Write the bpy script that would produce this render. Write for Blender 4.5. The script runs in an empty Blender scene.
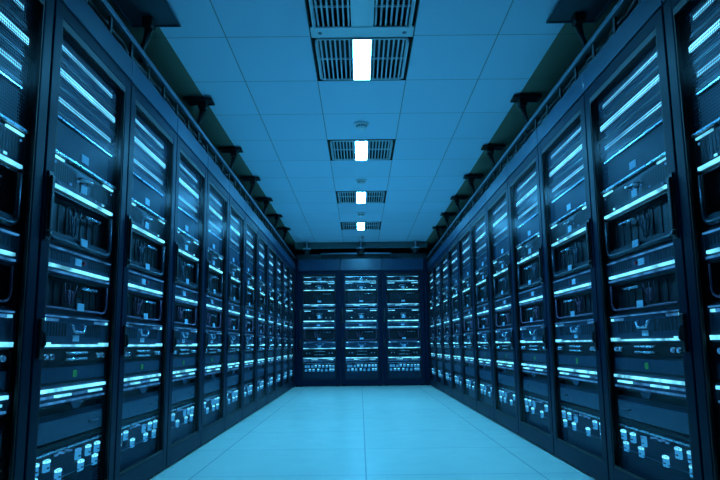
import bpy, bmesh, math, random
from mathutils import Vector, Matrix

random.seed(7)
SC = bpy.context.scene
COL = SC.collection

# ------------------------------------------------------------------ camera
F_PX, PITCH, YAW, ROLL, CAM_H = 666.47, 0.1564, 0.0014, 0.0104, 0.6963


def cam_axis(X, U, W):
    c, s = math.cos(-ROLL), math.sin(-ROLL)
    X, U = X * c - U * s, X * s + U * c
    c, s = math.cos(PITCH), math.sin(PITCH)
    y, z = W * c - U * s, W * s + U * c
    c, s = math.cos(-YAW), math.sin(-YAW)
    return Vector((X * c - y * s, X * s + y * c, z))


cam_data = bpy.data.cameras.new('camera')
cam = bpy.data.objects.new('camera', cam_data)
COL.objects.link(cam)
r_, u_, f_ = cam_axis(1, 0, 0), cam_axis(0, 1, 0), cam_axis(0, 0, 1)
cam.matrix_world = Matrix(((r_.x, u_.x, -f_.x, 0), (r_.y, u_.y, -f_.y, 0), (r_.z, u_.z, -f_.z, CAM_H), (0, 0, 0, 1)))
cam_data.sensor_width = 36.0
cam_data.lens = F_PX * 36.0 / 720.0
cam_data.clip_start = 0.02
SC.camera = cam

# ------------------------------------------------------------------ light and exposure
PANEL_LIGHT = ((0.075, 0.51, 1.0), 210.0)      # ceiling light panels
LED = ((0.17, 0.72, 1.0), 2.2)                # bright bars in the racks
REFLECT_MESH = ((0.17, 0.68, 1.0), 3.6)           # glowing bars in place of reflections behind perforated fronts
LED_SOFT = ((0.08, 0.45, 1.0), 0.55)
world = bpy.data.worlds.new('world')
SC.world = world
world.use_nodes = True
bg = world.node_tree.nodes['Background']
bg.inputs[0].default_value = (0.03, 0.30, 0.75, 1)
bg.inputs[1].default_value = 0.10  # dim blue fill added, reaching in through the open end behind the camera
SC.view_settings.view_transform = 'Standard'
SC.view_settings.look = 'None'
SC.view_settings.gamma = 1.0
SC.view_settings.use_curve_mapping = False
SC.view_settings.exposure = 0.0


# ------------------------------------------------------------------ materials
def pmat(name, col, rough=0.5, metal=0.0, spec=0.5, noise=0.0, nscale=20.0):
    m = bpy.data.materials.new(name)
    m.use_nodes = True
    nt = m.node_tree
    p = nt.nodes['Principled BSDF']
    p.inputs['Base Color'].default_value = (*col, 1)
    p.inputs['Roughness'].default_value = rough
    p.inputs['Metallic'].default_value = metal
    p.inputs['Specular IOR Level'].default_value = spec
    if noise:
        tc = nt.nodes.new('ShaderNodeTexCoord')
        nz = nt.nodes.new('ShaderNodeTexNoise')
        nz.inputs['Scale'].default_value = nscale
        nz.inputs['Detail'].default_value = 4
        nt.links.new(tc.outputs['Object'], nz.inputs['Vector'])
        mr = nt.nodes.new('ShaderNodeMapRange')
        mr.inputs[3].default_value = max(0.02, rough - noise)
        mr.inputs[4].default_value = min(1, rough + noise)
        nt.links.new(nz.outputs[0], mr.inputs[0])
        nt.links.new(mr.outputs[0], p.inputs['Roughness'])
    return m


def emat(name, col, strength):
    m = bpy.data.materials.new(name)
    m.use_nodes = True
    nt = m.node_tree
    nt.nodes.remove(nt.nodes['Principled BSDF'])
    e = nt.nodes.new('ShaderNodeEmission')
    e.inputs[0].default_value = (*col, 1)
    e.inputs[1].default_value = strength
    nt.links.new(e.outputs[0], nt.nodes['Material Output'].inputs[0])
    return m


def led_or_reflection_mat(name, col, strength, lo, scale):
    """LED tape or imitated reflection: glows unevenly along its length"""
    m = emat(name, col, strength)
    nt = m.node_tree
    e = nt.nodes['Emission']
    tc = nt.nodes.new('ShaderNodeTexCoord')
    oi = nt.nodes.new('ShaderNodeObjectInfo')
    nz = nt.nodes.new('ShaderNodeTexNoise')
    nz.noise_dimensions = '4D'
    nz.inputs['Scale'].default_value = scale
    nz.inputs['Detail'].default_value = 2
    w = nt.nodes.new('ShaderNodeMath')
    w.operation = 'MULTIPLY'
    w.inputs[1].default_value = 50
    nt.links.new(oi.outputs['Random'], w.inputs[0])
    nt.links.new(w.outputs[0], nz.inputs['W'])
    nt.links.new(tc.outputs['Object'], nz.inputs['Vector'])
    mr = nt.nodes.new('ShaderNodeMapRange')
    mr.inputs[1].default_value = 0.32
    mr.inputs[2].default_value = 0.66
    mr.inputs[3].default_value = strength * lo
    mr.inputs[4].default_value = strength * 1.15
    nt.links.new(nz.outputs[0], mr.inputs[0])
    nt.links.new(mr.outputs[0], e.inputs[1])
    return m


def glass_mat():
    m = bpy.data.materials.new('door_glass')
    m.use_nodes = True
    nt = m.node_tree
    nt.nodes.remove(nt.nodes['Principled BSDF'])
    tr = nt.nodes.new('ShaderNodeBsdfTransparent')
    tr.inputs[0].default_value = (0.93, 0.97, 1.0, 1)
    gl = nt.nodes.new('ShaderNodeBsdfGlossy')
    gl.inputs['Roughness'].default_value = 0.19
    gl.inputs['Color'].default_value = (0.9, 0.95, 1, 1)
    fr = nt.nodes.new('ShaderNodeFresnel')
    fr.inputs[0].default_value = 1.025
    mx = nt.nodes.new('ShaderNodeMixShader')
    ge = nt.nodes.new('ShaderNodeNewGeometry')          # only the outer face mirrors; leaving the pane is clear
    ft = nt.nodes.new('ShaderNodeMath')
    ft.operation = 'SUBTRACT'
    ft.inputs[0].default_value = 1.0
    nt.links.new(ge.outputs['Backfacing'], ft.inputs[1])
    mu = nt.nodes.new('ShaderNodeMath')
    mu.operation = 'MULTIPLY'
    nt.links.new(fr.outputs[0], mu.inputs[0])
    nt.links.new(ft.outputs[0], mu.inputs[1])
    nt.links.new(mu.outputs[0], mx.inputs[0])
    nt.links.new(tr.outputs[0], mx.inputs[1])
    nt.links.new(gl.outputs[0], mx.inputs[2])
    nt.links.new(mx.outputs[0], nt.nodes['Material Output'].inputs[0])
    return m


def mesh_mat(name, col, period, hole):
    """perforated sheet metal: staggered holes by a regular cell pattern"""
    m = bpy.data.materials.new(name)
    m.use_nodes = True
    nt = m.node_tree
    p = nt.nodes['Principled BSDF']
    p.inputs['Base Color'].default_value = (*col, 1)
    p.inputs['Roughness'].default_value = 0.5
    p.inputs['Metallic'].default_value = 0.0
    tc = nt.nodes.new('ShaderNodeTexCoord')
    sp = nt.nodes.new('ShaderNodeSeparateXYZ')
    cb = nt.nodes.new('ShaderNodeCombineXYZ')
    nt.links.new(tc.outputs['Object'], sp.inputs[0])
    nt.links.new(sp.outputs[0], cb.inputs[0])
    nt.links.new(sp.outputs[2], cb.inputs[1])
    mp = nt.nodes.new('ShaderNodeMapping')
    mp.inputs['Rotation'].default_value = (0, 0, 0)
    mp.inputs['Scale'].default_value = (1 / period,) * 3
    nt.links.new(cb.outputs[0], mp.inputs[0])
    vo = nt.nodes.new('ShaderNodeTexVoronoi')
    vo.voronoi_dimensions = '2D'
    vo.inputs['Scale'].default_value = 1
    vo.inputs['Randomness'].default_value = 0
    nt.links.new(mp.outputs[0], vo.inputs['Vector'])
    lt = nt.nodes.new('ShaderNodeMath')
    lt.operation = 'LESS_THAN'
    lt.inputs[1].default_value = hole
    nt.links.new(vo.outputs['Distance'], lt.inputs[0])
    tr = nt.nodes.new('ShaderNodeBsdfTransparent')
    mx = nt.nodes.new('ShaderNodeMixShader')
    nt.links.new(lt.outputs[0], mx.inputs[0])
    nt.links.new(p.outputs[0], mx.inputs[1])
    nt.links.new(tr.outputs[0], mx.inputs[2])
    nt.links.new(mx.outputs[0], nt.nodes['Material Output'].inputs[0])
    return m


def grid_mat(name, col, seam, px, x0, py, y0, wd, rough, spec=0.5, var=0.06, bump=0.3, noise_rough=0.0, sym=None):
    """square panels with thin joints, in object coordinates (objects sit at the origin)"""
    m = bpy.data.materials.new(name)
    m.use_nodes = True
    nt = m.node_tree
    N, L = nt.nodes.new, nt.links.new
    p = nt.nodes['Principled BSDF']
    p.inputs['Roughness'].default_value = rough
    p.inputs['Specular IOR Level'].default_value = spec
    tc = N('ShaderNodeTexCoord')
    sp = N('ShaderNodeSeparateXYZ')
    L(tc.outputs['Object'], sp.inputs[0])

    def mth(op, a, b=None):
        n = N('ShaderNodeMath')
        n.operation = op
        for i, v in enumerate((a, b)):
            if v is None:
                continue
            if hasattr(v, 'links'):
                L(v, n.inputs[i])
            else:
                n.inputs[i].default_value = v
        return n.outputs[0]

    ids, ds = [], []
    for k, (pp, o0) in enumerate(((px, x0), (py, y0))):
        q = sp.outputs[k] if k or sym is None else mth('ABSOLUTE', mth('SUBTRACT', sp.outputs[k], sym))
        t = mth('DIVIDE', mth('SUBTRACT', q, o0), pp)
        fr = mth('FRACT', t)
        ids.append(mth('FLOOR', t))
        ds.append(mth('MULTIPLY', mth('MINIMUM', fr, mth('SUBTRACT', 1.0, fr)), pp))
    d = mth('MINIMUM', ds[0], ds[1])
    line = mth('LESS_THAN', d, wd / 2)
    cb = N('ShaderNodeCombineXYZ')
    L(ids[0], cb.inputs[0])
    L(ids[1], cb.inputs[1])
    wn = N('ShaderNodeTexWhiteNoise')
    L(cb.outputs[0], wn.inputs['Vector'])
    v = N('ShaderNodeMapRange')
    v.inputs[3].default_value = 1 - var
    v.inputs[4].default_value = 1 + var
    L(wn.outputs['Value'], v.inputs[0])
    vm = N('ShaderNodeVectorMath')
    vm.operation = 'SCALE'
    vm.inputs[0].default_value = col
    L(v.outputs[0], vm.inputs['Scale'])
    mx = N('ShaderNodeMix')
    mx.data_type = 'RGBA'
    L(line, mx.inputs[0])
    L(vm.outputs[0], mx.inputs[6])
    mx.inputs[7].default_value = (*seam, 1)
    L(mx.outputs[2], p.inputs['Base Color'])
    nz = N('ShaderNodeTexNoise')
    nz.inputs['Scale'].default_value = 6
    nz.inputs['Detail'].default_value = 5
    L(tc.outputs['Object'], nz.inputs['Vector'])
    if noise_rough:
        mr = N('ShaderNodeMapRange')
        mr.inputs[3].default_value = rough - noise_rough
        mr.inputs[4].default_value = rough + noise_rough
        L(nz.outputs[0], mr.inputs[0])
        L(mr.outputs[0], p.inputs['Roughness'])
    bp = N('ShaderNodeBump')
    bp.inputs['Strength'].default_value = bump
    bp.inputs['Distance'].default_value = 0.003
    bp.invert = True
    L(line, bp.inputs['Height'])
    L(bp.outputs[0], p.inputs['Normal'])
    return m


M = {
    'paint': pmat('rack_paint', (0.005, 0.015, 0.038), 0.38, 0.0, 0.05, 0.03, 8),
    'lit_header': pmat('lit_header_paint', (0.016, 0.055, 0.115), 0.28, 0.0, 0.42, 0.0, 8),  # rack paint made lighter: the ceiling's reflected light is in the colour
    'body': pmat('rack_body_steel', (0.02, 0.028, 0.036), 0.5, 0.2),
    'black': pmat('black_rubber', (0.004, 0.005, 0.006), 0.55),
    'handle': pmat('black_plastic', (0.010, 0.014, 0.018), 0.35),
    'chassis': pmat('server_chassis', (0.009, 0.017, 0.028), 0.4, 0.3, 0.5, 0.08, 30),
    'dark': pmat('server_dark', (0.005, 0.008, 0.012), 0.4, 0.1),
    'steel': pmat('brushed_steel', (0.55, 0.66, 0.75), 0.28, 0.9, 0.5, 0.08, 40),
    'plate': pmat('blank_plate', (0.042, 0.088, 0.145), 0.36, 0.35, 0.5, 0.1, 30),
    'label': pmat('label_paper', (0.60, 0.78, 0.88), 0.6),
    'copper': pmat('pink_cable', (0.26, 0.11, 0.19), 0.4),
    'cable': pmat('grey_cable', (0.06, 0.10, 0.14), 0.35),
    'cable_dark': pmat('dark_cable', (0.006, 0.009, 0.013), 0.45),
    'red': pmat('red_button', (0.6, 0.02, 0.03), 0.4),
    'green': emat('green_display', (0.05, 0.8, 0.45), 0.16),
    'led': led_or_reflection_mat('light_bar_and_glint_bright', *LED, 0.22, 9),
    'reflect_mesh': led_or_reflection_mat('reflection_bar_behind_mesh', *REFLECT_MESH, 0.55, 4),
    'reflect_mesh_dim': led_or_reflection_mat('reflection_bar_dimmer_behind_mesh', REFLECT_MESH[0], REFLECT_MESH[1] * 0.55, 0.4, 3),
    'led_soft': led_or_reflection_mat('light_bar_and_glint_soft', *LED_SOFT, 0.15, 14),
    'plug': emat('plug_glow', (0.05, 0.45, 0.95), 0.6),
    'glass': glass_mat(),
    'mesh': mesh_mat('perforated_sheet', (0.030, 0.065, 0.12), 0.0120, 0.43),
    'panel_light': emat('ceiling_light_panel', *PANEL_LIGHT),
    'alu': pmat('ceiling_fitting', (0.45, 0.60, 0.70), 0.4, 0.3),
    'slat': pmat('grille_slat', (0.45, 0.60, 0.70), 0.5, 0.1),
    'recess': pmat('dark_recess', (0.012, 0.018, 0.022), 0.7),
    'wall': pmat('wall_paint', (0.05, 0.08, 0.10), 0.7),
    'shaded_ceiling': grid_mat('shaded_ceiling_paint', (0.17, 0.20, 0.16), (0.10, 0.12, 0.10), 40, -20, 0.67, 3.71, 0.006, 0.8, 0.2, 0.03),  # ceiling tiles with the shade above the racks put into the colour
    'tray': pmat('cable_tray_steel', (0.020, 0.028, 0.035), 0.45, 0.5),
    'rail': pmat('tray_rail_steel', (0.10, 0.15, 0.20), 0.35, 0.6),
    'white': pmat('detector_white', (0.55, 0.68, 0.75), 0.4),
    'fascia': pmat('fascia_paint', (0.10, 0.16, 0.17), 0.6),
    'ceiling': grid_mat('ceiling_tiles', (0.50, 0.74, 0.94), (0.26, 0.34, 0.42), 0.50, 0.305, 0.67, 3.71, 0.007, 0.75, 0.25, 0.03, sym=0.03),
    'floor': grid_mat('raised_floor_tiles', (0.90, 0.98, 0.83), (0.52, 0.60, 0.55), 0.94, 0.025, 0.93, 3.77, 0.008, 0.22, 0.5, 0.03, 0.2, 0.05),
}


# ------------------------------------------------------------------ mesh helpers
class MB:
    def __init__(self, *mats):
        self.bm = bmesh.new()
        self.mats = list(mats)

    def mi(self, m):
        if m not in self.mats:
            self.mats.append(m)
        return self.mats.index(m)

    def box(self, x0, x1, y0, y1, z0, z1, m=None, bevel=0.0):
        v = [self.bm.verts.new(c) for c in ((x0, y0, z0), (x1, y0, z0), (x1, y1, z0), (x0, y1, z0),
                                            (x0, y0, z1), (x1, y0, z1), (x1, y1, z1), (x0, y1, z1))]
        fs = [self.bm.faces.new([v[i] for i in q]) for q in
              ((0, 3, 2, 1), (4, 5, 6, 7), (0, 1, 5, 4), (1, 2, 6, 5), (2, 3, 7, 6), (3, 0, 4, 7))]
        if m is not None:
            k = self.mi(m)
            for f in fs:
                f.material_index = k
        if bevel:
            es = set()
            for f in fs:
                es.update(f.edges)
            bmesh.ops.bevel(self.bm, geom=list(es), offset=bevel, segments=2, profile=0.5, affect='EDGES')
        return self

    def tube(self, pts, r, m=None, n=8, cap=True):
        pts = [Vector(p) for p in pts]
        k = self.mi(m) if m is not None else 0
        rings = []
        up = Vector((0, 0, 1))
        for i, p in enumerate(pts):
            t = (pts[min(i + 1, len(pts) - 1)] - pts[max(i - 1, 0)]).normalized()
            a = up if abs(t.dot(up)) < 0.95 else Vector((0, 1, 0))
            s = t.cross(a).normalized()
            w = s.cross(t).normalized()
            rr = r[i] if isinstance(r, (list, tuple)) else r
            rings.append([self.bm.verts.new(p + s * (rr * math.cos(2 * math.pi * j / n)) + w * (rr * math.sin(2 * math.pi * j / n))) for j in range(n)])
        for a, b in zip(rings, rings[1:]):
            for j in range(n):
                f = self.bm.faces.new((a[j], a[(j + 1) % n], b[(j + 1) % n], b[j]))
                f.material_index = k
                f.smooth = True
        if cap:
            for rg in (rings[0][::-1], rings[-1]):
                f = self.bm.faces.new(rg)
                f.material_index = k
        return self

    def lathe(self, c, prof, m=None, n=20):
        """profile (radius, z) turned about a vertical axis at c"""
        k = self.mi(m) if m is not None else 0
        rings = [[self.bm.verts.new((c[0] + r * math.cos(2 * math.pi * j / n), c[1] + r * math.sin(2 * math.pi * j / n), c[2] + z)) for j in range(n)] for r, z in prof]
        for a, b in zip(rings, rings[1:]):
            for j in range(n):
                f = self.bm.faces.new((a[j], a[(j + 1) % n], b[(j + 1) % n], b[j]))
                f.material_index = k
                f.smooth = True
        for rg in (rings[0][::-1], rings[-1]):
            self.bm.faces.new(rg).material_index = k
        return self

    def prism(self, pts, y0, y1, m=None):
        """outline in x,z extruded along y"""
        k = self.mi(m) if m is not None else 0
        a = [self.bm.verts.new((x, y0, z)) for x, z in pts]
        b = [self.bm.verts.new((x, y1, z)) for x, z in pts]
        fs = [self.bm.faces.new(a), self.bm.faces.new(b[::-1])]
        n = len(pts)
        for i in range(n):
            fs.append(self.bm.faces.new((a[i], b[i], b[(i + 1) % n], a[(i + 1) % n])))
        for f in fs:
            f.material_index = k
        return self

    def build(self, name, parent=None, mirror=False, loc=None):
        if mirror:
            bmesh.ops.scale(self.bm, vec=(-1, 1, 1), verts=self.bm.verts)
        bmesh.ops.recalc_face_normals(self.bm, faces=self.bm.faces)
        me = bpy.data.meshes.new(name)
        self.bm.to_mesh(me)
        self.bm.free()
        for m in self.mats:
            me.materials.append(M[m])
        o = bpy.data.objects.new(name, me)
        COL.objects.link(o)
        if parent is not None:
            o.parent = parent
        if loc:
            o.location = loc
        return o


def empty(name, loc=(0, 0, 0), rz=0.0):
    o = bpy.data.objects.new(name, None)
    COL.objects.link(o)
    o.location = loc
    o.rotation_euler = (0, 0, rz)
    o.empty_display_size = 0.05
    return o


def tag(o, label, cat, group=None):
    o['label'] = label
    o['category'] = cat
    if group:
        o['group'] = group
    return o


def structure(o):
    o['kind'] = 'structure'
    return o


def children_of(o):
    return KIDS.get(o.name, [])


KIDS = {}


def register(o):
    KIDS[o.name] = list(o.children)
    for c in o.children:
        register(c)


def copy_tree(o, parent=None):
    c = o.copy()
    COL.objects.link(c)
    if parent is not None:
        c.parent = parent
    for ch in children_of(o):
        copy_tree(ch, c)
    return c


# ------------------------------------------------------------------ room dimensions
A, B = 1.119, 1.193            # rack fronts left and right of the camera
YF = 11.69                     # fronts of the racks on the end wall
ZC = 2.504                     # ceiling height
CX = 0.03                      # middle of the ceiling
DEPTH = 1.0
Y_BACK = -2.4

structure(MB('floor').box(-A - DEPTH - .15, B + DEPTH + .15, Y_BACK, YF + DEPTH + .15, -0.10, 0.0).build('floor'))

# ceiling: one slab around the fittings' openings
FIX_Y = [3.71, 5.72, 7.73, 9.74]
TILE = 0.67
HX0, HX1 = CX - 0.305, CX + 0.305
m = MB('ceiling')
CE0, CE1 = -1.13, 1.19
m.box(CE0, HX0, Y_BACK, YF, ZC, ZC + .03)
m.box(HX1, CE1, Y_BACK, YF, ZC, ZC + .03)
ys = [Y_BACK]
for y in FIX_Y:
    ys += [y - (TILE if y == FIX_Y[0] else 0), y + TILE]
ys.append(YF)
for a, b in zip(ys[0::2], ys[1::2]):
    m.box(HX0, HX1, a, b, ZC, ZC + .03)
structure(m.build('ceiling'))
m = MB('shaded_ceiling')  # darker strips over the racks: shade on the ceiling built as panels
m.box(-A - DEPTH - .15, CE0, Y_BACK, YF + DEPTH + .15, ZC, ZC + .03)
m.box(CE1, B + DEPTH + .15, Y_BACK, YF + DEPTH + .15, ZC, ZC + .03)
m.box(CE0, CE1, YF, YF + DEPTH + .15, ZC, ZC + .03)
structure(m.build('shaded_ceiling_border'))
structure(MB('wall').box(-A - DEPTH - .15, -A - DEPTH - .03, Y_BACK, YF + DEPTH + .15, 0, ZC).build('wall_left'))
structure(MB('wall').box(B + DEPTH + .03, B + DEPTH + .15, Y_BACK, YF + DEPTH + .15, 0, ZC).build('wall_right'))
structure(MB('wall').box(-A - DEPTH - .03, B + DEPTH + .03, YF + DEPTH + .03, YF + DEPTH + .15, 0, ZC).build('wall_far'))
# bulkhead over the end racks
structure(MB('fascia').box(-A - .02, B + .02, YF + .02, YF + .06, 2.395, ZC).build('trim_1'))
# narrow filler panels in the corners
Y_L0, W_L, N_L = 2.31, 0.835, 11
Y_R0, W_R, N_R = 2.43, 0.925, 10
W_F = 0.735
X_F0 = -1.075
m = MB('paint')
m.box(-A - .05, -A - .002, Y_L0 + W_L * N_L + .004, YF - .004, 0, 2.11, None)
structure(m.build('trim_2'))
m = MB('paint')
m.box(-A + .004, X_F0 - .004, YF + .002, YF + .05, 0, 2.2)
structure(m.build('trim_3'))
m = MB('paint')
m.box(X_F0 + 3 * W_F + .004, B - .004, YF + .002, YF + .05, 0, 2.2)
structure(m.build('trim_4'))


# ------------------------------------------------------------------ racks
STILE = 0.072
Z_G0, Z_G1, Z_D = 0.11, 1.94, 1.995


def make_rack(W, mir, header_top=2.11, loc=(0, 0, 0)):
    """front face at y=0 looking to -y; the near stile (with the handle) on -x before mirroring"""
    root = empty('server_rack', loc)
    h = W / 2
    b = MB('body')
    b.box(-h + .002, -h + .018, .018, DEPTH, 0.012, 2.0)
    b.box(h - .018, h - .002, .018, DEPTH, 0.012, 2.0)
    b.box(-h + .018, h - .018, .018, DEPTH, 1.975, 2.0)
    b.box(-h + .018, h - .018, .018, DEPTH, 0.012, 0.085)
    b.box(-h + .018, h - .018, DEPTH - .02, DEPTH, 0.085, 1.975)
    for x in (-h + .06, h - .06):
        for y in (.10, DEPTH - .10):
            b.lathe((x, y, 0), [(.02, 0), (.02, .013)], 'black', 10)
    b.build('cabinet', root, mir)
    e = MB('lit_header')
    e.box(-h + .003, h - .003, 0.0, .30, 2.004, header_top, None, .003)
    e.build('header_panel', root, mir)
    # door
    d = MB('paint')
    g = .006
    d.box(-h + g, -h + STILE, 0, .014, .012, Z_D, None, .004)
    d.box(h - STILE, h - g, 0, .014, .012, Z_D, None, .004)
    d.box(-h + STILE - .004, h - STILE + .004, 0.0008, .014, Z_G1, Z_D - .0006, None, .003)
    d.box(-h + STILE - .004, h - STILE + .004, 0.0008, .014, .0126, Z_G0, None, .003)
    door = d.build('door', root, mir)
    k = MB('black')
    x0, x1 = -h + STILE, h - STILE
    k.box(x0, x0 + .008, .003, .013, Z_G0, Z_G1)
    k.box(x1 - .008, x1, .003, .013, Z_G0, Z_G1)
    k.box(x0 + .008, x1 - .008, .003, .013, Z_G1 - .028, Z_G1)
    k.box(x0 + .008, x1 - .008, .003, .013, Z_G0, Z_G0 + .014)
    k.build('gasket', door, mir)
    MB('glass').box(x0 + .008, x1 - .008, .005, .008, Z_G0 + .014, Z_G1 - .028).build('glass_pane', door, mir)
    # swing handle on its backing plate, and a lower latch
    q = MB('handle')
    xc = -h + STILE * .52
    q.box(xc - .017, xc + .017, -.008, .002, 1.08, 1.33, None, .003)
    q.box(xc - .011, xc + .013, -.018, -.008, 1.115, 1.315, None, .004)
    q.lathe((xc, -.010, 1.10), [(.010, -.010), (.010, .010)], 'handle', 10)
    q.build('door_handle', door, mir)
    q = MB('handle')
    q.box(xc - .014, xc + .014, -.012, .002, .66, .80, None, .003)
    q.tube([(xc, -.012, .755), (xc, -.020, .748), (xc, -.020, .71), (xc, -.012, .70)], .007, 'handle', 8)
    q.build('latch', door, mir)
    # rails that carry the servers
    w2 = (W - .175) / 2
    for s in (-1, 1):
        r = MB('steel')
        xa, xb = sorted((s * (w2 + .001), s * (w2 + .030)))
        r.box(xa, xb, .0355, .058, .086, 1.974, 'chassis')
        for z in [i * .0445 + .14 for i in range(40)]:
            r.box((xa + xb) / 2 - .004, (xa + xb) / 2 + .004, .0348, .0356, z - .004, z + .004, 'black')
        r.build('mounting_rail', root, mir)
    return root


YFACE = .034   # server faces, behind the door glass


def unit_root(name):
    return empty(name)


def shell(w, h, m='chassis', recess=0.0, depth=.55):
    """a slim case with ears; recess > 0 opens its front"""
    b = MB(m)
    x = w / 2
    if recess:
        t = .006
        b.box(-x, x, 0, recess, 0, t)
        b.box(-x, x, 0, recess, h - t, h)
        b.box(-x, -x + t, 0, recess, t, h - t)
        b.box(x - t, x, 0, recess, t, h - t)
        b.box(-x, x, recess, depth, 0, h)
    else:
        b.box(-x, x, 0, depth, 0, h)
    b.box(-x - .026, -x, -.004, 0.0, .004, h - .004)
    b.box(x, x + .026, -.004, 0.0, .004, h - .004)
    return b


def u_mesh(w, h, mir, kind):
    """server behind a perforated front; a glowing bar imitates a reflection inside it"""
    r = empty('mesh_front_server')
    x = w / 2
    shell(w, h, 'dark', .030).build('chassis', r, mir)
    MB('mesh').box(-x + .006, x - .006, .002, .0032, .006, h - .006).build('grille', r, mir)
    if kind != 'blank':
        zc, xe, t = {'upper': (.48, x - .055, .0100), 'bright': (.62, x - .012, .0130), 'lower': (.535, x - .045, .0105)}[kind]
        zc *= h
        b = MB()  # glowing bar added in place of a reflection
        b.box(-x + .010, xe, .006, .016, zc - t, zc + t, 'reflect_mesh' if kind == 'bright' else 'reflect_mesh_dim')
        if kind == 'bright':
            b.box(xe, xe + .006, .0055, .016, zc - t * .8, zc + t * .8, 'reflect_mesh')
        b.build('glow_bar', r, mir)
        MB('chassis').box(-x + .010, xe, .006, .0295, zc - t - .004, zc - t - .0004).build('added_bar_mount', r, mir)
    else:
        MB('steel').box(-x + .006, x - .05, -.006, .002, h - .022, h - .016).build('edge_strip', r, mir)
        MB('label').box(-.035, .035, -.001, .002, .018, .052).build('label_plate', r, mir)
    return r


def fins(b, xa, xb, za, zb, n, m='black', y=-.001):
    s = (xb - xa) / n
    for i in range(n):
        b.box(xa + s * (i + .22), xa + s * (i + .78), y, y + .006, za, zb, m)


def u_shelf(w, h, mir):
    """disk shelf: bright lip, rows of slots, middle latch and a light bar along its foot"""
    r = empty('disk_shelf')
    x = w / 2
    b = shell(w, h, 'chassis')
    fins(b, -x + .03, -.07, h * .30, h * .78, 12)
    fins(b, .07, x - .03, h * .30, h * .78, 12)
    b.build('chassis', r, mir)
    MB('steel').box(-x, x, -.014, 0, h - .014, h - .004, None, .002).build('top_lip', r, mir)
    b = MB('steel')
    b.tube([(-.05, 0, h * .62), (-.05, -.016, h * .62), (.05, -.016, h * .62), (.05, 0, h * .62)], .005, 'steel')
    b.build('handle', r, mir)
    MB('label').box(-.03, .03, -.003, 0, h * .28, h * .50).build('label_plate', r, mir)
    rr = random.Random(int(h * 1000))
    for i in range(9):  # glowing dots added to imitate scattered glints on the shelf front
        xx = -x + .04 + (w - .08) * i / 8 + rr.uniform(-.02, .02)
        zz = h * rr.choice((.24, .34, .52, .70))
        lit = 'led' if rr.random() < .4 else 'led_soft'
        MB(lit).box(xx - rr.uniform(.003, .014), xx + rr.uniform(.003, .014), -.004, 0, zz - .004, zz + .004).build('glint_dot', r, mir)
    for s in (-1, 1):  # glowing strips imitate the glints at both ends of the lip
        b = MB('led')
        xa, xb = sorted((s * (x - .13), s * (x - .015)))
        b.box(xa, xb, -.006, 0, h * .81, h * .86)
        b.build('status_or_glint_light', r, mir)
    b = MB('led')
    b.box(-x + .004, x - .02, -.010, 0, h * .06, h * .135)
    b.build('glow_bar', r, mir)
    return r


def u_bay(w, h, mir, cable='cable'):
    """open bay with cables behind a round-cornered guard"""
    r = empty('blade_chassis')
    x = w / 2
    b = shell(w, h, 'dark', .03)
    n = 9
    for i in range(n):
        xx = -x + .05 + (w - .1) * i / (n - 1)
        b.box(xx - .018, xx + .018, .027, .031, h * .25, h * .88, 'black')
    b.build('chassis', r, mir)
    R = .04
    path = [(-x + .025, -.002, h - .006), (-x + .025, -.002, R + .02)]
    for i in range(1, 6):
        a = math.pi + math.pi / 2 * i / 5
        path.append((-x + .025 + R + R * math.cos(a), -.002, .02 + R + R * math.sin(a)))
    for i in range(0, 6):
        a = 1.5 * math.pi + math.pi / 2 * i / 5
        path.append((x - .025 - R + R * math.cos(a), -.002, .02 + R + R * math.sin(a)))
    path.append((x - .025, -.002, h - .006))
    if cable == 'cable':
        b = MB('chassis')
        b.tube(path, .011, 'chassis', 8)
        b.box(-x + .05, x - .05, -.004, .004, .010, .048, 'chassis')
    else:
        b = MB('copper')
        b.tube(path, .0045, 'copper', 8)
    b.build('cable_guard', r, mir)
    rr = random.Random(3)
    for k in range(3):
        x0 = rr.uniform(-.16, .1)
        x1 = x0 + rr.uniform(-.08, .12)
        pts = []
        for i in range(9):
            t = i / 8
            pts.append((x0 + (x1 - x0) * t + .02 * math.sin(3 * t + k), .012 + .006 * math.sin(5 * t), h * (.85 - .55 * math.sin(t * math.pi * .9))))
        MB(cable).tube(pts, .0032, cable, 6).build('cable', r, mir)
    MB('label').box(-.032, .032, -.016, -.0125, h * .12, h * .12 + .030).build('label_plate', r, mir)
    MB('steel').box(-.03, .03, -.0126, .002, h * .12 + .004, h * .12 + .020, 'plate').build('label_bracket', r, mir)
    b = MB('steel')
    b.tube([(.06, .028, h * .78), (.06, .004, h * .78), (.20, .004, h * .78), (.20, .028, h * .78)], .006, 'steel')
    b.build('handle', r, mir)
    return r


def u_tray(w, h, mir):
    r = empty('tray_server')
    x = w / 2
    b = shell(w, h, 'plate')
    fins(b, -x + .03, -.09, h * .50, h * .82, 10)
    fins(b, .09, x - .03, h * .50, h * .82, 10)
    b.build('chassis', r, mir)
    MB('led').box(-x, x - .01, -.010, 0, h - .012, h - .007, 'led_soft').build('top_lip', r, mir)
    MB('label').box(-.045, .015, -.003, 0, h * .50, h * .76).build('label_plate', r, mir)
    MB('red').tube([(.040, 0, h * .64), (.040, -.006, h * .64)], .008, 'red', 10).build('button', r, mir)
    b = MB('led')
    b.box(-x + .004, x - .03, -.012, 0, h * .23, h * .33)
    b.build('glow_bar', r, mir)
    b = MB('led_soft')
    b.box(-x + .004, x - .02, -.010, 0, h * .08, h * .14)
    b.build('glow_bar', r, mir)
    return r


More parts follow.
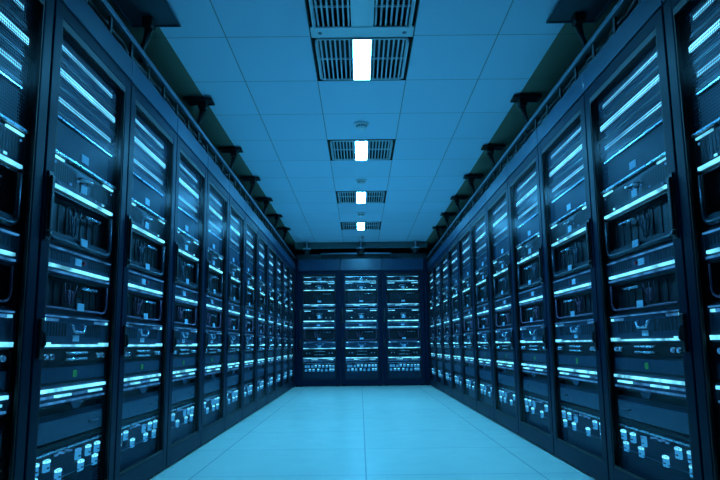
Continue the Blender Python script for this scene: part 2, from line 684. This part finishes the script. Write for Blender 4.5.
def u_panel(w, h, mir):
    r = empty('storage_server')
    x = w / 2
    b = shell(w, h, 'plate')
    fins(b, -x + .07, -.085, h * .36, h * .74, 7)
    fins(b, .085, x - .07, h * .36, h * .74, 7)
    b.build('chassis', r, mir)
    b = MB('led')
    b.box(-x + .004, x - .004, -.010, 0, h * .905, h * .945, 'led_soft')
    for s in (-1, 1):
        for i in range(4):
            xx = s * (x - .03 - .035 * i)
            b.box(xx - .012, xx + .012, -.011, 0, h * .78, h * .86, 'led' if i == 0 else 'led_soft')
    b.build('status_or_glint_light', r, mir)
    b = MB('led')
    b.box(-x + .004, x - .004, -.012, 0, h * .06, h * .125, 'led')
    b.box(-x + .004, -x + .09, -.013, 0, h * .125, h * .18, 'led')
    b.box(x - .09, x - .004, -.013, 0, h * .125, h * .18, 'led')
    b.build('glow_bar', r, mir)
    b = MB('steel')
    b.tube([(-.06, 0, h * .72), (-.06, -.012, h * .68), (-.045, -.015, h * .50), (.045, -.015, h * .50), (.06, -.012, h * .68), (.06, 0, h * .72)], .005, 'steel')
    b.build('handle', r, mir)
    MB('label').box(-.03, .03, -.003, 0, h * .22, h * .40).build('label_plate', r, mir)
    return r


def u_switch(w, h, mir):
    r = empty('network_switch')
    x = w / 2
    shell(w, h, 'dark').build('chassis', r, mir)
    b = MB('steel')
    for z in (.30, .72):
        b.tube([(-.09, 0, h * z), (-.09, -.014, h * z), (.09, -.014, h * z), (.09, 0, h * z)], .0045, 'steel')
    b.build('handle', r, mir)
    for s in (-1, 1):
        for i in range(2):
            xx = s * (x - .06 - .05 * i)
            b = MB('steel')
            b.tube([(xx, 0, h * .5), (xx, -.016, h * .5)], .011, 'steel', 10)
            b.tube([(xx, -.016, h * .5), (xx, -.018, h * .5)], .007, 'led_soft', 10)
            b.build('connector', r, mir)
    return r


def u_display(w, h, mir):
    r = empty('control_unit')
    x = w / 2
    b = shell(w, h, 'chassis')
    b.box(-x + .02, x - .02, -.005, 0, .010, h - .012, 'plate')
    b.build('chassis', r, mir)
    MB('green').box(-.016, .016, -.0075, -.005, h * .28, h * .66).build('display', r, mir)
    return r


def u_bars(w, h, mir):
    r = empty('light_bar_unit')
    x = w / 2
    b = shell(w, h, 'plate')
    b.build('chassis', r, mir)
    b = MB('led')
    b.box(-x + .004, x - .01, -.012, 0, h * .68, h * .84)
    b.build('glow_bar', r, mir)
    b = MB('led')
    n = 4
    s = (w - .03) / n
    for i in range(n):
        b.box(-x + .01 + s * i, -x + .01 + s * (i + .86), -.010, 0, h * .38, h * .50, 'led' if i % 2 else 'led_soft')
    b.build('glow_bar', r, mir)
    b = MB('led_soft')
    b.box(-x + .004, x - .02, -.012, 0, h * .10, h * .20)
    b.build('glow_bar', r, mir)
    MB('plate').prism([(-.06, h * .07), (.06, h * .07), (.03, -.022), (-.03, -.022)], -.020, -.012).build('pull_tab', r, mir)
    return r


def u_drawer(w, h, mir):
    r = empty('blank_drawer')
    x = w / 2
    b = shell(w, h, 'dark', .03)
    b.build('chassis', r, mir)
    MB('mesh').box(-x + .006, x - .006, .002, .0032, .006, h - .03).build('grille', r, mir)
    MB('plate').box(-x + .012, x - .03, -.010, .002, h * .14, h * .66, None, .003).build('drawer_front', r, mir)
    b = MB('steel')
    xc = x - .13
    b.tube([(xc - .05, -.010, h * .42), (xc - .04, -.016, h * .40), (xc + .04, -.016, h * .40), (xc + .05, -.010, h * .42)], .0035, 'cable')
    b.build('handle', r, mir)
    return r


def u_patch(w, h, mir, dense=False):
    r = empty('patch_panel')
    x = w / 2
    shell(w, h, 'dark', .03).build('chassis', r, mir)
    MB('mesh').box(-x + .006, x - .006, .004, .0052, .006, h - .006).build('grille', r, mir)
    b = MB('plate')
    b.box(-x + .004, x - .01, -.006, .004, h * .90, h * .93, 'steel')
    b.box(-x + .004, x - .01, -.006, .004, h * .455, h * .47, 'plate')
    b.build('shelf_strip', r, mir)
    b = MB('led_soft')
    for i, t in enumerate((.33, .38, .42, .47, .52)):
        xx = -x + w * t
        b.box(xx - .012, xx + .010, -.004, .003, h * (.83 + .02 * (i % 2)), h * (.86 + .02 * (i % 2)))
    b.build('status_or_glint_light', r, mir)
    row1 = (.05, .19, .63, .79, .94)
    row2 = (.04, .35, .68, .91)
    if dense:
        row1 = (.06, .15, .27, .38, .5, .62, .74, .85, .95)
        row2 = (.06, .19, .31, .46, .58, .72, .86, .95)
    for zc, row in ((.745, row1), (.53, row2)):
        for t in row:
            xx = -x + .015 + (w - .03) * t
            z = h * zc
            p = MB('plug')
            p.box(xx - .020, xx + .020, -.008, .004, z - .024, z + .006, 'plug', .002)
            p.box(xx - .019, xx + .019, -.010, .004, z + .007, z + .020, 'led' if (int(t * 100) % 3) else 'led_soft', .002)
            p.box(xx - .008, xx + .008, -.0105, -.008, z - .012, z - .007, 'chassis')
            p.build('plug', r, mir)
    return r


ORD = ['first', 'second', 'third', 'fourth', 'fifth', 'sixth', 'seventh', 'eighth', 'ninth', 'tenth', 'eleventh', 'twelfth']

SIDE_STACK = [
    (lambda w, h, m: u_mesh(w, h, m, 'upper'), 1.775, 1.900, 'mesh-front server with slim reflection bar at the top of', 'server', 'mesh-front servers'),
    (lambda w, h, m: u_mesh(w, h, m, 'bright'), 1.671, 1.773, 'mesh-front server with brightest reflection bar, second down in', 'server', 'mesh-front servers'),
    (lambda w, h, m: u_mesh(w, h, m, 'lower'), 1.571, 1.669, 'mesh-front server with reflection bar, third down in', 'server', 'mesh-front servers'),
    (lambda w, h, m: u_mesh(w, h, m, 'blank'), 1.424, 1.569, 'unlit mesh-front server with pale label in', 'server', 'mesh-front servers'),
    (u_shelf, 1.274, 1.422, 'slotted disk shelf with glowing lower edge in', 'disk shelf', 'slotted disk shelves'),
    (lambda w, h, m: u_bay(w, h, m, 'cable'), 1.074, 1.272, 'dark cable bay with thick round-cornered guard in', 'chassis', 'dark cable bays'),
    (u_tray, .966, 1.072, 'grey tray server with wide light bar and red button in', 'server', 'grey tray servers'),
    (lambda w, h, m: u_bay(w, h, m, 'copper'), .824, .964, 'dark cable bay with thin pink guard in', 'chassis', 'dark cable bays'),
    (u_panel, .694, .822, 'grey server with two light lines and middle handle in', 'server', 'grey storage servers'),
    (u_switch, .639, .692, 'thin dark switch with two bar handles in', 'switch', 'thin dark switches'),
    (u_display, .565, .637, 'flat panel with small green display in', 'control unit', 'green display units'),
    (u_bars, .489, .563, 'unit of three stacked light bars in', 'light bar', 'triple light bars'),
    (u_drawer, .345, .487, 'blank grey drawer on dark mesh in', 'drawer', 'blank drawers'),
    (u_patch, .120, .343, 'patch panel of glowing plugs at the foot of', 'patch panel', 'glowing patch panels'),
]
EYE = CAM_H
SIDE_STACK = [(f, EYE + (a - EYE) * 1.03, EYE + (b - EYE) * 1.03, d, c, g) for f, a, b, d, c, g in SIDE_STACK]
FAR_STACK = [
    (u_shelf, 1.800, 1.900, 'slotted disk shelf at the top of', 'disk shelf', 'slotted disk shelves'),
    (u_shelf, 1.640, 1.798, 'taller slotted disk shelf, second down in', 'disk shelf', 'slotted disk shelves'),
    (lambda w, h, m: u_bay(w, h, m, 'cable'), 1.418, 1.638, 'dark cable bay with thick round-cornered guard in', 'chassis', 'dark cable bays'),
    (u_bars, 1.360, 1.416, 'unit of three stacked light bars, upper one in', 'light bar', 'triple light bars'),
    (u_shelf, 1.090, 1.333, 'largest slotted disk shelf, at mid height in', 'disk shelf', 'slotted disk shelves'),
    (u_tray, .970, 1.088, 'grey tray server with wide light bar in', 'server', 'grey tray servers'),
    (lambda w, h, m: u_bay(w, h, m, 'copper'), .770, .968, 'dark cable bay with thin pink guard in', 'chassis', 'dark cable bays'),
    (u_panel, .630, .768, 'grey server with two light lines and middle handle in', 'server', 'grey storage servers'),
    (u_switch, .500, .628, 'dark switch with two bar handles in', 'switch', 'thin dark switches'),
    (u_bars, .420, .498, 'unit of three stacked light bars, lower one in', 'light bar', 'triple light bars'),
    (lambda w, h, m: u_patch(w, h, m, True), .120, .418, 'patch panel crowded with glowing plugs at the foot of', 'patch panel', 'glowing patch panels'),
]


def fill_row(W, mir, stack, places, header_top=2.11):
    """places: (x, y, rz, rack label, phrase naming the rack, group)"""
    w = W - .175
    rack = make_rack(W, mir, header_top)
    register(rack)
    protos = []
    for fn, z0, z1, d, c, g in stack:
        u = fn(w, z1 - z0, mir)
        register(u)
        protos.append(u)
    for i, (x, y, rz, lab, phrase, grp) in enumerate(places):
        r = rack if i == 0 else copy_tree(rack)
        r.location = (x, y, 0)
        r.rotation_euler = (0, 0, rz)
        tag(r, lab, 'server rack', grp)
        off = Matrix.Rotation(rz, 3, 'Z') @ Vector((0, YFACE, 0))
        for p, (fn, z0, z1, d, c, g) in zip(protos, stack):
            u = p if i == 0 else copy_tree(p)
            u.location = (x + off.x, y + off.y, z0)
            u.rotation_euler = (0, 0, rz)
            tag(u, d + ' ' + phrase, c, g)


def row_places(side, n, y0, W):
    out = []
    for k in range(-1, n):
        yc = y0 + W * (k + .5)
        o = ORD[k + 1]
        lab = {0: 'dark glass-door server rack cut off by the picture edge, nearest in the %s row' % side,
               n: 'dark glass-door server rack deepest in the %s row, by the end wall' % side}.get(
            k + 1, 'dark glass-door server rack, %s from the camera in the %s row' % (o, side))
        phrase = {0: "the %s row's nearest rack" % side, n: "the %s row's deepest rack" % side}.get(k + 1, "the %s row's %s rack" % (side, o))
        if side == 'left':
            out.append((-A, yc, math.pi / 2, lab, phrase, 'server racks of the left row'))
        else:
            out.append((B, yc, -math.pi / 2, lab, phrase, 'server racks of the right row'))
    return out


fill_row(W_L, False, SIDE_STACK, row_places('left', N_L, Y_L0, W_L))
fill_row(W_R, True, SIDE_STACK, row_places('right', N_R, Y_R0, W_R))
fill_row(W_F, False, FAR_STACK, [
    (X_F0 + W_F * (k + .5), YF, 0,
     'dark glass-door server rack facing the camera, %s of three on the end wall' % n, 'the end wall\'s %s rack' % n, 'server racks on the end wall')
    for k, n in enumerate(('left', 'middle', 'right'))], 2.20)


# ------------------------------------------------------------------ cable trays on the racks
def make_tray(name, length, z0, label, loc, rz, n_slots):
    """runs along local x from 0, front at local y=0 looking to -y"""
    t = empty(name, loc, rz)
    b = MB('tray')
    step = length / n_slots
    for i in range(n_slots + 1):
        xx = min(max(step * i, .012), length - .012)
        b.box(xx - .012, xx + .012, .002, .012, z0 + .006, z0 + .086, 'black')
    b.box(0, length, .004, .285, z0, z0 + .006)
    b.build('tray_floor', t)
    MB('black').box(0, length, .075, .080, z0 + .006, z0 + .098).build('divider', t)
    MB('rail').box(0, length, -.012, .016, z0 + .085, z0 + .112, None, .004).build('top_rail', t)
    MB('rail').box(0, length, .004, .014, z0, z0 + .010, None, .002).build('bottom_rail', t)
    b = MB('tray')
    b.box(0, length, .28, .285, z0, z0 + .09)
    b.build('rear_plate', t)
    tag(t, label, 'cable tray', 'cable trays above the racks')
    return t


def make_bundle(length, z0, label, loc, rz, seed):
    rr = random.Random(seed)
    b = MB('cable_dark')
    n = int(length / .07)
    for k in range(8):
        ph = rr.uniform(0, 6)
        y = (.030, .050, .040, .100, .130, .160, .190, .220)[k]
        w = [rr.uniform(-1, 1) for _ in range(n + 1)]
        b.tube([(length * i / n, y + .006 * w[i], z0 + (.016, .036, .058)[k % 3] + .009 * w[(i * 7 + 3 * k) % n] + .006 * math.sin(i * .5 + ph)) for i in range(n + 1)],
               .010, 'cable_dark', 6)
    o = b.build('cable_bundle', None)
    o.location = loc
    o.rotation_euler = (0, 0, rz)
    tag(o, label, 'cables', 'cable bundles in the trays')
    return o


LL = W_L * (N_L + 1)
LR = W_R * (N_R + 1)
make_tray('cable_tray', LL, 2.112, 'long black cable tray on top of the left row of racks', (-A - .004, Y_L0 - W_L, 0), math.pi / 2, 36)
make_bundle(LL - .04, 2.126, 'dark cables lying in the tray above the left row', (-A - .004, Y_L0 - W_L + .02, 0), math.pi / 2, 1)
make_tray('cable_tray', LR, 2.112, 'long black cable tray on top of the right row of racks', (B + .004, YF - .012, 0), -math.pi / 2, 36)
make_bundle(LR - .04, 2.126, 'dark cables lying in the tray above the right row', (B + .004, YF - .032, 0), -math.pi / 2, 2)
make_tray('cable_tray', 1.24, 2.202, 'short black cable tray over the middle rack of the end wall', (-.68, YF + .006, 0), 0, 14)
structure(MB('fascia').box(-A - .02, B + .02, YF + .31, YF + .35, 2.202, 2.335).build('trim_5'))


# ------------------------------------------------------------------ ceiling fittings
def make_light(y, loc_label, lit=True):
    """recessed grille fitting, one tile deep; origin at the ceiling opening's near edge"""
    name = 'ceiling_light' if lit else 'ceiling_vent'
    t = empty(name, (CX, y, ZC))
    hw = .305
    b = MB('recess')
    b.box(-hw + .001, -hw + .006, .002, TILE - .002, -.004, .10)
    b.box(hw - .006, hw - .001, .002, TILE - .002, -.004, .10)
    b.box(-hw + .006, hw - .006, .002, .007, -.004, .10)
    b.box(-hw + .006, hw - .006, TILE - .007, TILE - .002, -.004, .10)
    b.box(-hw + .006, hw - .006, .007, TILE - .007, .094, .10)
    b.build('housing', t)
    # rounded silver rim inside the dark gap
    i0, i1, y0, y1 = -hw + .034, hw - .034, .030, TILE - .030
    R = .02
    pts = []
    for cx, cy, a0 in ((i1 - R, y1 - R, 0), (i0 + R, y1 - R, .5), (i0 + R, y0 + R, 1), (i1 - R, y0 + R, 1.5)):
        for k in range(5):
            a = math.pi * (a0 + .5 * k / 4)
            pts.append((cx + R * math.cos(a), cy + R * math.sin(a), -.002))
    pts.append(pts[0])
    b = MB('alu')
    b.tube(pts, .008, 'alu', 8, False)
    b.build('rim', t)
    lw = .058
    for s in (-1, 1):
        g = MB('slat')
        xa, xb = (lw + .004, i1 - .006)
        n = 7
        for k in range(n):
            xx = s * (xa + (xb - xa) * (k + .5) / n)
            g.box(xx - .005, xx + .005, y0, y1, -.004, .016)
        g.box(min(s * xa, s * xb), max(s * xa, s * xb), (y0 + y1) / 2 - .005, (y0 + y1) / 2 + .005, .004, .014)
        g.build('grille', t)
        c = MB('alu')
        xa, xb = sorted((s * (i1 + .001), s * (i1 + .013)))
        c.box(xa, xb, y0 + .03, y1 - .03, -.016, .010, None, .003)
        c.build('end_trim', t)
    if lit:
        MB('panel_light').box(-lw + .006, lw - .006, .020, TILE - .040, -.009, .010).build('light_panel', t)
    else:
        MB('alu').box(-lw, lw, .014, TILE - .014, -.010, .010, None, .004).build('cover_plate', t)
    b = MB('alu')
    b.box(-lw - .006, -lw + .004, .014, TILE - .014, -.013, .03)
    b.box(lw - .004, lw + .006, .014, TILE - .014, -.013, .03)
    b.box(-lw + .004, lw - .004, .014, TILE - .014, .012, .03)
    b.box(-lw + .004, lw - .004, .014, .0195, -.013, .012)
    b.box(-lw + .004, lw - .004, TILE - .0395, TILE - .014, -.013, .012)
    b.build('spine', t)
    if not lit:
        c = MB('alu')
        c.box(-hw + .006, hw - .006, TILE - .135, TILE - .008, -.014, -.004, None, .004)
        for xx in (-.245, .245):
            c.lathe((xx, TILE - .07, -.018), [(.012, 0), (.012, .005)], 'rail', 12)
        c.build('crossbar', t)
    tag(t, loc_label, 'ceiling light' if lit else 'vent', 'recessed grille lights along the ceiling' if lit else None)
    return t


make_light(FIX_Y[0] - TILE, 'unlit ceiling vent grille with bolted crossbar, in front of the nearest light', False)
make_light(FIX_Y[0], 'recessed grille light with glowing centre panel, nearest, against the bolted crossbar')
make_light(FIX_Y[1], 'recessed grille light with glowing centre panel, second along the ceiling')
make_light(FIX_Y[2], 'recessed grille light with glowing centre panel, third along the ceiling')
make_light(FIX_Y[3], 'recessed grille light with glowing centre panel, smallest looking, deepest in the aisle')

for k, (y, lab) in enumerate(((5.28, 'round white smoke detector between the nearest and second ceiling lights'),
                              (7.18, 'round white smoke detector between the second and third ceiling lights'),
                              (9.06, 'round white smoke detector between the third and deepest ceiling lights'),
                              (11.1, 'round white smoke detector beyond the deepest ceiling light'))):
    t = empty('smoke_detector', (CX, y, ZC))
    MB('white').lathe((0, 0, 0), [(.060, 0), (.060, -.012), (.052, -.020)], 'white', 24).build('base', t)
    MB('white').lathe((0, 0, -.020), [(.040, 0), (.040, -.016), (.028, -.028), (.008, -.030)], 'white', 24).build('sensor_head', t)
    b = MB('black')
    for j in range(12):
        a = 2 * math.pi * j / 12
        b.box(.0385 * math.cos(a) - .004, .0385 * math.cos(a) + .004, .0385 * math.sin(a) - .004, .0385 * math.sin(a) + .004, -.034, -.024)
    b.build('vent_slots', t)
    tag(t, lab, 'smoke detector', 'smoke detectors along the ceiling')


# hangers that carry the trays from the ceiling
def make_hanger(x, y, s, lab, big=False):
    t = empty('tray_hanger', (x, y, ZC))
    m = 'rail' if big else 'tray'
    w, f = (.15, .34) if big else (.075, .06)
    xa, xb = (-.13, w) if s < 0 else (-w, .13)
    e = .09 if big else .06
    b = MB(m).box(xa, xb, -f, e, -.026, -.018, None, .003)
    for q in ((xa, xa + .012, -f, e), (xb - .012, xb, -f, e), (xa + .012, xb - .012, -f, -f + .012), (xa + .012, xb - .012, e - .012, e)):
        b.box(*q, -.034, -.0262, 'plate' if big else m)
    b.build('plate', t)
    b = MB('black')
    b.tube([(0, 0, -.018), (0, 0, 0)], .022, 'black', 10)
    b.build('ceiling_stem', t)
    b = MB('black')
    b.box(-.028, .028, -.035, .035, -.085, -.027, None, .006)
    b.tube([(0, 0, -.09), (s * .02, .02, -.15), (s * .03, 0, -.20), (s * .03, 0, ZC * 0 - .278)], [.022, .016, .014, .013], 'black', 8)
    b.build('bracket', t)
    tag(t, lab, 'bracket', 'tray hangers under the ceiling')


HY = [3.42, 4.69, 5.92, 7.0, 8.05, 9.1, 10.15]
for side, x, s in (('left', -A - .02, -1), ('right', B + .02, 1)):
    for k, y in enumerate(HY):
        make_hanger(x, y, s, 'dark plate hanger over the %s cable tray, %s from the camera' % (side, ORD[k]), k == 0)

# small cameras hanging by the end wall
for x, lab in ((-.92, 'small security camera on a stem in the left corner above the end racks'),
               (CX, 'small security camera on a stem above the middle end rack'),
               (.99, 'small security camera on a stem in the right corner above the end racks')):
    t = empty('security_camera', (x, YF - .10, ZC))
    MB('alu').lathe((0, 0, 0), [(.05, 0), (.05, -.012)], 'alu', 16).build('ceiling_mount', t)
    MB('alu').tube([(0, 0, -.012), (0, 0, -.115)], .014, 'alu', 8).build('stem', t)
    b = MB('handle')
    b.lathe((0, 0, -.215), [(.018, -.018), (.052, 0), (.070, .034), (.070, .072)], 'handle', 18)
    b.build('dome', t)
    MB('alu').lathe((0, 0, -.142), [(.078, 0), (.078, .014), (.03, .030)], 'alu', 18).build('housing', t)
    tag(t, lab, 'security camera', 'security cameras by the end wall')
